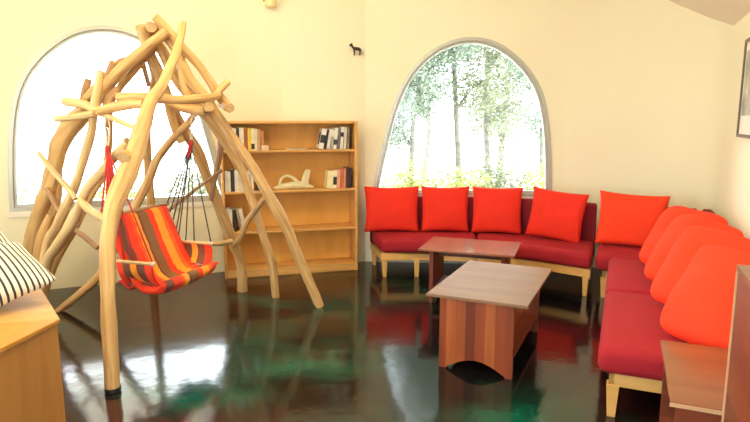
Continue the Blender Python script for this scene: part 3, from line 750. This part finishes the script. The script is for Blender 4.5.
# legs
front = pole([(183, 22, 3.97), (179, 45, 3.90), (165, 79, 3.74), (150, 104, 3.62), (136, 150, 3.48), (122, 185, 3.33), (112, 212, 3.24), (108, 250, 3.13), (108, 300, 3.05), (113, 391, 2.955)], [.022, .026, .031, .036, .049, .056, .052, .043, .040, .041, .039], foot=True)
fr_mesh = bmesh.new(); tube(fr_mesh, [at(113, 391, 2.955) * 1 - FO + Vector((0, 0, z)) for z in (.0, .024)], .0425, 16)
ff = link_mesh('rubber_foot', fr_mesh, M['black'], front); 
pole([(162, 32, 4.0), (175, 50, 4.02), (190, 80, 4.06), (206, 98, 4.1), (216, 114, 4.13), (238, 145, 4.18), (259, 178, 4.22), (276, 208, 4.28), (289, 233, 4.33), (303, 268, 4.38), (320, 305, 4.41)], [.028, .031, .034, .035, .035, .034, .036, .040, .041, .040, .037], foot=True)
pole([(146, 30, 4.06), (160, 47, 4.08), (169, 67, 4.12), (186, 92, 4.2), (208, 118, 4.3), (227, 146, 4.4), (242, 171, 4.5), (251, 197, 4.56), (262, 232, 4.61), (272, 264, 4.65), (276, 296, 4.67)], [.036, .038, .036, .036, .036, .035, .034, .033, .034, .034, .032], foot=True)
pole([(146, 44, 4.10), (160, 76, 4.2), (168, 98, 4.27), (180, 124, 4.38), (196, 149, 4.48), (206, 174, 4.56), (219, 207, 4.66), (233, 242, 4.75), (241, 262, 4.8), (243, 290, 4.84)], [.036, .040, .042, .044, .046, .042, .042, .042, .042, .044], foot=True)
pole([(168, 95, 4.22), (171, 112, 4.27), (176, 130, 4.30), (182, 142, 4.33)], [.034, .034, .032, .028], name='branch')
pole([(141, 26, 4.15), (147, 44, 4.22), (153, 63, 4.32), (156, 80, 4.42), (152, 97, 4.50), (147, 121, 4.58), (147, 152, 4.66), (151, 207, 4.75), (152, 250, 4.80), (153, 288, 4.84)], [.036, .038, .038, .038, .034, .030, .032, .034, .034, .036], 'drift', foot=True)
pole([(196, 112, 4.25), (188, 124, 4.27), (176, 135, 4.3), (158, 158, 4.34), (146, 186, 4.36), (133, 212, 4.37), (116, 244, 4.37), (99, 276, 4.34), (58, 311, 4.29)], [.022, .028, .028, .028, .032, .032, .034, .034, .030], 'drift', foot=True)
# left trunk and its neighbours
pole([(168, 30, 3.92), (154, 41, 3.95), (140, 54, 3.99), (120, 71, 4.05), (102, 92, 4.1), (86, 110, 4.16), (72, 126, 4.21), (60, 145, 4.26), (54, 172, 4.3), (45, 200, 4.35), (35, 236, 4.4), (28, 270, 4.43), (20, 312, 4.42)], [.034, .036, .038, .040, .044, .056, .064, .064, .056, .058, .062, .060, .06], foot=True, wob=.3)
pole([(155, 46, 4.06), (141, 58, 4.1), (121, 64, 4.12), (106, 78, 4.1)], [.030, .032, .036, .030], 'drift_grey', name='branch')
pole([(148, 56, 4.12), (139, 65, 4.16), (120, 87, 4.24), (110, 104, 4.3), (109, 125, 4.36), (108, 150, 4.4), (103, 175, 4.42), (92, 194, 4.43), (78, 222, 4.43), (56, 262, 4.44), (40, 296, 4.44)], [.022, .024, .026, .028, .030, .026, .024, .026, .028, .028, .026], 'drift', foot=True)
pole([(101, 71, 3.86), (98, 90, 3.88), (94, 112, 3.92), (91, 133, 3.97), (84, 157, 4.02), (75, 186, 4.07), (65, 208, 4.11), (56, 227, 4.14), (46, 250, 4.18), (36, 285, 4.2)], [.024, .028, .030, .028, .030, .029, .034, .036, .036, .034], 'drift_pale', foot=True)
pole([(128, 141, 3.62), (119, 152, 3.66), (108, 164, 3.7), (98, 177, 3.75), (87, 190, 3.8), (80, 206, 3.84), (71, 225, 3.88), (56, 248, 3.94), (47, 264, 3.98), (34, 300, 4.02)], [.028, .030, .026, .028, .032, .034, .040, .036, .038, .038], 'drift_pale', foot=True)
pole([(51, 215, 4.24), (45, 230, 4.22), (40, 248, 4.2), (30, 285, 4.18)], [.030, .034, .038, .04], name='branch', foot=True)
pole([(58, 165, 4.34), (57, 195, 4.36), (52, 215, 4.38), (46, 245, 4.4), (38, 290, 4.4)], [.032, .034, .034, .034, .034], foot=True)
# braces
pole([(38, 152, 4.0), (50, 168, 4.0), (64, 184, 3.98), (76, 199, 3.94)], [.014, .018, .020, .016], 'drift_pale', name='brace', seg=9)
pole([(47, 188, 4.28), (60, 211, 4.24), (74, 228, 4.2), (86, 238, 4.15), (98, 248, 4.1)], [.018, .018, .018, .018, .018], 'drift_grey', name='brace', seg=9)
pole([(80, 200, 3.80), (88, 209, 3.7), (98, 215, 3.55), (113, 221, 3.25)], [.020, .026, .024, .024], 'drift_pale', name='brace')
pole([(90, 112, 3.9), (105, 115, 3.82), (121, 122, 3.7), (137, 129, 3.55)], [.015, .018, .017, .015], 'drift_pale', name='brace', seg=9)
pole([(210, 244, 4.25), (220, 243.5, 4.38), (231, 241.5, 4.55)], [.016, .018, .022], 'drift_pale', name='brace', seg=9)
pole([(233, 245, 4.72), (240, 237, 4.68), (247, 222, 4.62), (255, 211, 4.52), (265, 198, 4.36)], [.022, .024, .024, .022, .020], name='brace', seg=9)
pole([(160, 216, 4.4), (180, 202, 4.42), (200, 186, 4.46), (222, 170, 4.5)], [.012, .013, .013, .012], 'drift_grey', name='brace', seg=8)
pole([(217, 112, 4.36), (221, 130, 4.44), (220, 152, 4.5), (216, 172, 4.54), (211, 200, 4.6)], [.022, .024, .024, .022, .02], 'drift_grey', name='branch')
# ring of horizontal logs round the waist
pole([(65, 101.5, 4.02), (78, 103, 3.98), (93, 108, 3.92), (104, 113, 3.86)], [.030, .034, .030, .024], 'drift_pale', name='crossbar')
pole([(56, 119, 4.05), (75, 117, 3.96), (95, 113, 3.84)], [.022, .024, .022], 'drift_pale', name='crossbar')
pole([(99, 111, 3.80), (112, 108, 3.78), (128, 104.5, 3.75), (144, 104, 3.72)], [.028, .032, .032, .028], name='crossbar')
pole([(118, 97.5, 3.88), (136, 97, 3.86), (155, 98, 3.82), (172, 99.5, 3.80), (192, 99, 3.85), (211, 97, 3.95), (219, 95, 4.0)], [.030, .030, .032, .032, .030, .028, .026], name='crossbar')
pole([(166, 101, 4.06), (180, 107, 4.04), (194, 110, 4.02), (206, 112, 4.0)], [.030, .034, .034, .034], name='crossbar')
pole([(200, 112, 4.30), (207, 108.5, 4.02), (209, 107, 3.90)], [.030, .034, .032], name='crossbar')
pole([(222, 103, 4.3), (228, 107, 4.10), (230, 108, 4.02)], [.034, .036, .032], name='crossbar')
pole([(155, 17, 3.88), (164, 26, 3.92), (173, 36, 3.96), (186, 52, 4.02), (199, 66, 4.08), (209, 80, 4.13), (220, 97, 4.17), (228, 108, 4.2)], [.026, .030, .030, .028, .028, .030, .032, .034], name='pole')
pole([(181, 50, 4.02), (182, 78, 4.05), (187, 96, 4.06)], [.024, .026, .026], name='branch')
pole([(228, 82, 4.15), (220, 90, 4.1), (212, 99, 4.05)], [.022, .024, .022], name='branch')
pole([(160, 36, 4.22), (153, 29, 3.98), (151, 27, 3.90)], [.040, .040, .034], name='branch')
pole([(140, 26, 3.94), (144, 36, 3.98), (148, 47, 4.02)], [.030, .030, .026], 'drift_pale', name='branch')
pole([(113, 62, 4.05), (109, 74, 4.08), (104, 90, 4.12)], [.026, .028, .028], 'drift_grey', name='branch')
pole([(88.5, 79, 4.12), (86, 90, 4.12), (83, 105, 4.14)], [.026, .030, .028], 'drift_grey', name='branch')
pole([(97, 87, 4.02), (88, 97, 4.06), (82, 108, 4.1)], [.028, .030, .028], name='branch')
pole([(118, 88, 4.1), (110, 98, 4.08), (106, 108, 4.05)], [.030, .034, .032], 'drift_grey', name='branch')
pole([(140, 52, 4.2), (144, 68, 4.28), (149, 86, 4.34)], [.016, .018, .018], 'drift_grey', name='branch', seg=8)
pole([(123, 158, 3.36), (126, 156, 3.42)], [.036, .04], name='branch', seg=10)

# ---------------------------------------------------------------- hanging chair
near_arm = Vector((-1.456, 3.42, .605)); far_arm = Vector((-1.275, 4.0, .605))
hc0 = (near_arm + far_arm) / 2; hc0.z = 0
lat = (far_arm - near_arm); lat.z = 0; Wc = lat.length; lat.normalize(); fwd = Vector((lat.y, -lat.x, 0))
hch = thing('hanging_chair', 'hanging hammock chair of red, orange and brown striped cloth, hung inside the driftwood frame', 'hanging chair', hc0, math.atan2(fwd.y, fwd.x))
# local: x forward, y lateral (far side positive)
def sheet(name, prof, w0, w1, th, m, parent, nu=20, puff=.02, swap=False, vflip=False):
    """quilted cloth following profile (x,z) from top to front, width tapering w0->w1"""
    path = catmull([(a, 0, z) for a, z in prof], 6); n = len(path)
    bm = bmesh.new(); uvl = bm.loops.layers.uv.verify(); g = {}
    for s in (0, 1):
        for i, p in enumerate(path):
            T_ = (path[min(i + 1, n - 1)] - path[max(i - 1, 0)]).normalized(); Nn = Vector((-T_.z, 0, T_.x))
            for j in range(nu + 1):
                v = -1 + 2 * j / nu; wv = w0 + (w1 - w0) * i / (n - 1)
                tt = th * (max(0, 1 - v ** 8) * max(.0, 1 - (2 * i / (n - 1) - 1) ** 12)) ** .5 * .5
                sag = -.03 * (1 - v * v) * math.sin(PI * i / (n - 1))
                q = p + Nn * ((tt if s else -tt) * (1)) + Vector((0, v * wv / 2, 0)) + Nn * (-sag * -1.0)
                q += Nn * puff * .5 * noise.noise(Vector((i * .5, v * 3, s)))
                if (j in (0, nu) or i in (0, n - 1)) and s: g[(s, i, j)] = g[(0, i, j)]; continue
                g[(s, i, j)] = bm.verts.new(q)
    for s in (0, 1):
        for i in range(n - 1):
            for j in range(nu):
                q = [(i, j), (i + 1, j), (i + 1, j + 1), (i, j + 1)]
                vs = [g[(s, a, b_)] for a, b_ in q]
                if len(set(vs)) < 4: continue
                try: f = bm.faces.new(vs)
                except ValueError: continue
                for lp, (a, b_) in zip(f.loops, q): lp[uvl].uv = (b_ / nu, a / n)
    return link_mesh(name, bm, m, parent, True)
sheet('seat_cloth', [(-.21, .865), (-.17, .77), (-.11, .64), (-.05, .52), (0.0, .455), (.07, .43), (.14, .438), (.19, .475)], .60, .62, .06, M['hammock'], hch)
bm = bmesh.new(); tube(bm, [Vector((-.215, -.33, .868)), Vector((-.215, .33, .868))], .012, 10); link_mesh('top_bar', bm, M['drift_grey'], hch, True)
for s in (-1, 1):
    y_ = s * (Wc / 2 + .005)
    bm = bmesh.new(); tube(bm, [Vector((-.13, y_, .605)), Vector((.13, y_, .605))], .011, 10); link_mesh('arm_bar', bm, M['drift_pale'], hch, True)
    # arm panel hanging from the bar down to the seat
    bm = bmesh.new(); uvl = bm.loops.layers.uv.verify(); nu, nv = 12, 8; g = {}
    for t_ in (0, 1):
        for i in range(nu + 1):
            for j in range(nv + 1):
                a = i / nu; c = j / nv; x_ = -.12 + .25 * a + .02 * c; z_ = .60 - (.155 - .03 * math.sin(a * PI)) * c; yy = y_ - s * .05 * c * c + (.006 if t_ else -.006) + .012 * math.sin(c * PI) * s
                g[(t_, i, j)] = bm.verts.new((x_, yy, z_))
        for i in range(nu):
            for j in range(nv):
                f = bm.faces.new([g[(t_, a, b_)] for a, b_ in ((i, j), (i + 1, j), (i + 1, j + 1), (i, j + 1))])
                for lp, (a, b_) in zip(f.loops, ((i, j), (i + 1, j), (i + 1, j + 1), (i, j + 1))): lp[uvl].uv = (a / nu, b_ / nv)
    link_mesh('arm_panel', bm, M['hammock_arm'], hch, True)
    # frilled red edge and knots
    bm = bmesh.new()
    P = [Vector((-.16 + .34 * k / 12, y_ - s * .05 + .004 * math.sin(k * 2), .455 + .012 * math.sin(k * 1.7) - .025 * math.sin(PI * k / 12))) for k in range(13)]
    tube(bm, catmull(P, 3), .014, 8, .3); link_mesh('edge_piping', bm, M['red_rope'], hch, True)
    bm = bmesh.new()
    for px_ in ((-.135, .605), (.135, .605)):
        bmesh.ops.create_uvsphere(bm, u_segments=10, v_segments=8, radius=.015, matrix=Matrix.Translation((px_[0], y_, px_[1])))
    link_mesh('rope_knot', bm, M['rope'], hch, True)
inv = (Matrix.Translation(hc0) @ Matrix.Rotation(math.atan2(fwd.y, fwd.x), 4, 'Z')).inverted()
def loc(p): return inv @ p
for s, top, kn, rm, rr_ in ((-1, at(107, 116, 3.80), at(108, 150, 3.62), 'red_rope', .0055), (1, at(194, 114, 4.02), at(191, 143, 4.02), 'cable', .0043)):
    T_ = loc(top); K = loc(kn); y_ = s * (Wc / 2 + .005)
    bm = bmesh.new()
    ends = [(-.215, s * .315, .868), (-.19, s * .31, .81), (-.165, s * .31, .76), (-.14, s * .31, .70), (-.135, y_, .612), (-.07, y_, .612), (.0, y_, .612), (.135, y_, .612)]
    for e in ends:
        E_ = Vector(e); k2 = K.lerp(E_, .12); tube(bm, catmull([K, k2, E_], 4), rr_, 6)
    link_mesh('suspension_cords', bm, M[rm], hch, True)
    bm = bmesh.new(); d = Vector((.006, .004, 0))
    tube(bm, catmull([T_ + Vector((0, 0, .01)), T_.lerp(K, .35) + d * 2, K], 5), .0035, 6)
    tube(bm, catmull([T_ + Vector((0, 0, .01)), T_.lerp(K, .35) - d * 2, K], 5), .0035, 6)
    link_mesh('hanging_cord', bm, M['rope'], hch, True)
    bm = bmesh.new(); pts = [T_.lerp(K, .5) + Vector((.011 * math.cos(a), 0, .035 * math.sin(a))) for a in [2 * PI * k / 12 for k in range(13)]]
    tube(bm, pts, .0035, 6, caps=False); link_mesh('carabiner', bm, M['steel'], hch, True)
    e_ = K.lerp(Vector(ends[3]), .16) if s > 0 else K + Vector((.0, .03, -.36))
    bm = bmesh.new(); tube(bm, catmull([K + Vector((0, 0, .02)), K, K.lerp(e_, .5), e_], 4), [.008, .016, .015, .013] if s > 0 else [.009, .014, .017, .019], 8, .2); link_mesh('cord_binding', bm, M['red_rope'], hch, True)

# ---------------------------------------------------------------- lamps
def added_globe_lamp(x_, y_, z_, label):  # unseen ceiling lamps, added to warm and brighten the room
    t = thing('added_ceiling_lamp', label, 'lamp', (x_, y_, z_))
    bm = bmesh.new(); bmesh.ops.create_uvsphere(bm, u_segments=20, v_segments=12, radius=.13)
    for v in bm.verts:
        v.co.z = v.co.z * .55 - .06
    link_mesh('glass_shade', bm, M['lamp'], t, True)
    bm = bmesh.new(); tube(bm, [Vector((0, 0, -.02)), Vector((0, 0, 0))], .09, 20); link_mesh('ceiling_plate', bm, M['brass'], t)
for x_, y_, lb in ((-2.4, 2.4, 'added round warm ceiling lamp above the octagonal bench'), (-.6, 3.2, 'added round warm ceiling lamp above the middle of the room'), (-1.9, .5, 'added round warm ceiling lamp behind the viewer')): added_globe_lamp(x_, y_, HZ, lb)
for x_, y_ in ((-2.4, 2.4), (-.6, 3.2), (-1.9, .5)):
    ld = bpy.data.lights.new('added_lamp_glow', 'POINT'); ld.energy = 76; ld.color = (1, .85, .50); ld.shadow_soft_size = .12  # fill light at each added ceiling lamp
    lo_ = bpy.data.objects.new('added_lamp_glow', ld); C.objects.link(lo_); lo_.location = (x_, y_, HZ - .22)
wl = thing('wall_lamp', 'small wall lamp with cream shade at the top edge of the photo above the bookcase', 'lamp', at(271, -6, 5.62))
bm = bmesh.new(); tube(bm, [Vector((0, -.03, -.0)), Vector((0, -.03, -.10)), Vector((0, -.03, -.125))], [.045, .055, .045], 16); link_mesh('lamp_shade', bm, plain('cream_shade', (.90, .78, .45), .5), wl, True)
bm = bmesh.new(); tube(bm, [Vector((-.07, .10, .02)), Vector((-.07, .0, -.06)), Vector((-.04, -.02, -.03))], .008, 8); link_mesh('bracket', bm, M['brass'], wl, True)

# ---------------------------------------------------------------- outdoors
bm = bmesh.new()
for q in (((-45, -40), (45, -40), (45, 60), (-45, 60)),):
    vs = [bm.verts.new((x_, y_, -.09)) for x_, y_ in q]; bm.faces.new(vs)
g = struct(link_mesh('ground', bm, M['gravel']))
def leaves(bm, c, rx, rz, n, size, rnd, shell_=.5):
    for _ in range(n):
        d = Vector((rnd.gauss(0, 1), rnd.gauss(0, 1), rnd.gauss(0, 1))).normalized() * (rnd.random() ** shell_)
        p = Vector(c) + Vector((d.x * rx, d.y * rx, d.z * rz))
        a = Vector((rnd.gauss(0, 1), rnd.gauss(0, 1), rnd.gauss(0, .6))).normalized(); b_ = a.cross(Vector((rnd.gauss(0, 1), rnd.gauss(0, 1), rnd.gauss(0, 1)))).normalized()
        s = size * rnd.uniform(.6, 1.3)
        v = [bm.verts.new(p + a * s), bm.verts.new(p + b_ * s * .4), bm.verts.new(p - a * s), bm.verts.new(p - b_ * s * .4)]
        bm.faces.new(v)
def tree(base, h, lean, crowns, lm, label, seed, r=.05, leafn=700, size=.05, cat='tree', name='tree', group='trees outside the arched window'):
    rnd = random.Random(seed); t = thing(name, label, cat, base, 0, group)
    bm = bmesh.new(); top = Vector((lean[0], lean[1], h))
    pth = catmull([(0, 0, -.05), (lean[0] * .3 + rnd.uniform(-.08, .08), lean[1] * .3, h * .35), (lean[0] * .7 + rnd.uniform(-.1, .1), lean[1] * .7, h * .7), top], 6)
    tube(bm, pth, [r, r * .85, r * .6, r * .3], 9, .2, seed=seed)
    for c in crowns:
        st_ = pth[min(len(pth) - 2, int(len(pth) * max(.25, min(.85, (c[2] / h) * .75))))]
        for _ in range(3):
            e = Vector((c[0] + rnd.uniform(-.5, .5) * c[3], c[1] + rnd.uniform(-.5, .5) * c[3], c[2] + rnd.uniform(-.4, .6) * c[4]))
            tube(bm, catmull([st_, st_.lerp(e, .5) + Vector((rnd.uniform(-.1, .1), 0, rnd.uniform(0, .15))), e], 5), [r * .4, r * .25, r * .1], 6)
    link_mesh('trunk', bm, M['bark'], t, True)
    bm = bmesh.new()
    for c in crowns: leaves(bm, c[:3], c[3], c[4], int(leafn * 8 * c[3] * c[3]), size, rnd)
    link_mesh('foliage', bm, M[lm], t)
    return t
# back window: crowns as (dx, dy, z, radius, half height)
tree((.55, 9.0, -.09), 3.2, (.1, 0), [(-.1, 0, 2.05, .75, .55), (.35, 0, 2.75, .7, .5), (-.35, .1, 1.35, .45, .35)], 'leaf_grey', 'bushy grey-green tree filling the left half of the arched window view', 11, .05, 1500, .034)
tree((1.42, 9.4, -.09), 4.2, (-.35, 0), [(.2, 0, 2.1, .55, .45), (0, 0, 3.0, .8, .6), (-.5, 0, 3.6, .7, .5)], 'leaf_olive', 'slender pale-barked tree in the middle of the arched window view', 12, .055, 1100, .034)
tree((2.05, 10.2, -.09), 4.0, (-.25, 0), [(.1, 0, 1.75, .55, .5), (.1, 0, 2.9, .75, .55), (.5, 0, 3.5, .7, .5)], 'leaf_olive', 'forked olive-green tree behind the slender one, seen through the arched window', 13, .06, 1000, .034)
tree((2.75, 9.2, -.09), 3.4, (-.2, 0), [(-.15, 0, 2.5, .6, .5), (-.1, 0, 1.6, .35, .4)], 'leaf_grey', 'thin light tree at the right edge of the arched window view', 14, .045, 1000, .034)
tree((1.15, 14.0, -.09), 4.6, (.2, 0), [(-.5, 0, 2.2, 1.0, .7), (.3, 0, 3.6, 1.1, .8)], 'leaf_grey', 'tall pale grey-green tree far behind, left of centre through the arched window', 15, .07, 500, .045)
tree((2.9, 13.5, -.09), 4.6, (.3, 0), [(-.2, 0, 1.5, .9, .7), (.5, 0, 2.6, 1.0, .7), (-.1, 0, 3.9, 1.1, .7)], 'leaf_olive', 'tall pale olive tree far behind, right of centre through the arched window', 16, .07, 500, .045)
tree((3.95, 12.5, -.09), 4.2, (-.2, 0), [(-.2, 0, 1.6, .7, .7), (-.3, 0, 2.9, .9, .8)], 'leaf_grey', 'pale tree far behind, seen at the right frame of the arched window', 17, .06, 500, .045)
for k, (bx_, by_, w, h_, lm, lab) in enumerate([(.45, 8.0, .45, .45, 'leaf_yellow', 'yellow-green shrub outside the arched window, at the left behind the first pillow'),
        (1.15, 7.9, .5, .42, 'leaf_yellow', 'yellow-green shrub outside the arched window, behind the second pillow'),
        (1.75, 8.2, .45, .5, 'leaf_olive', 'olive shrub outside the arched window, behind the third pillow'),
        (2.40, 8.0, .45, .42, 'leaf_yellow', 'yellow-green shrub outside the arched window, at its right edge')]):
    tree((bx_, by_, -.09), .6, (0, 0), [(0, 0, h_ * 1.3, w, h_ * 1.05)], lm, lab, 30 + k, .02, 1100, .035, 'shrub', 'shrub', 'shrubs outside the arched window')
for k, (bx_, by_, w, h_, lm, lab) in enumerate([(-5.0, 7.6, .55, .35, 'leaf_yellow', 'yellow-green shrub outside the left window, at its lower left corner'),
        (-3.7, 8.2, .6, .32, 'leaf_yellow', 'yellow-green shrub outside the left window, behind the swing poles'),
        (-2.6, 8.6, .6, .30, 'leaf_olive', 'olive shrub outside the left window, behind the hanging chair')]):
    tree((bx_, by_, -.09), .5, (0, 0), [(0, 0, h_ * 1.6, w, h_ * 1.3)], lm, lab, 50 + k, .02, 700, .035, 'shrub', 'shrub', 'shrubs outside the left window')

# ---------------------------------------------------------------- daylight
w = bpy.data.worlds.new('overcast_sky'); SC.world = w; w.use_nodes = True; nt = w.node_tree
bg = nt.nodes['Background']; bg.inputs['Strength'].default_value = 12.5
tc = N(nt, 'ShaderNodeTexCoord'); sp = N(nt, 'ShaderNodeSeparateXYZ'); nt.links.new(tc.outputs['Generated'], sp.inputs[0])
r = ramp(nt, [(0, (.90, .95, 1.0)), (1, (.80, .90, 1.0))]); nt.links.new(sp.outputs[2], r.inputs['Fac']); nt.links.new(r.outputs['Color'], bg.inputs['Color'])
def portal(c, t, w_, h_, name='window_daylight'):
    ld = bpy.data.lights.new(name, 'AREA'); ld.shape = 'RECTANGLE'; ld.size = w_; ld.size_y = h_; ld.cycles.is_portal = True
    o = bpy.data.objects.new(name, ld); C.objects.link(o); n_ = Vector((t.y, -t.x, 0)); o.location = c
    o.rotation_euler = (n_).to_track_quat('-Z', 'Y').to_euler(); return o
def on_wall(o_, t, u, z, d): q = o_ + t * u + Vector((-t.y, t.x)) * d; return (q.x, q.y, z)
portal(on_wall(W1o, W1t, .63, 1.46, .18), W1t, 1.8, 1.55); portal(on_wall(W2o, W2t, .87, 1.46, .18), W2t, 1.8, 1.55)
for a_, t_, hole, L_ in ADDED_SIDE: portal(on_wall(a_, t_, L_ / 2, 1.38, .18), t_, L_ - .3, 1.85)
portal(on_wall(rear[0], RT, Lr / 2 - .1, 1.42, .18), RT, Lr - 1.1, 1.8)

# ---------------------------------------------------------------- output look
SC.view_settings.view_transform = 'Standard'; SC.view_settings.look = 'None'; SC.view_settings.gamma = 1
SC.view_settings.use_curve_mapping = False; SC.view_settings.exposure = -0.04
cy = SC.cycles
cy.use_denoising = True; cy.max_bounces = 10; cy.diffuse_bounces = 6; cy.glossy_bounces = 5; cy.transparent_max_bounces = 12; cy.sample_clamp_indirect = 8
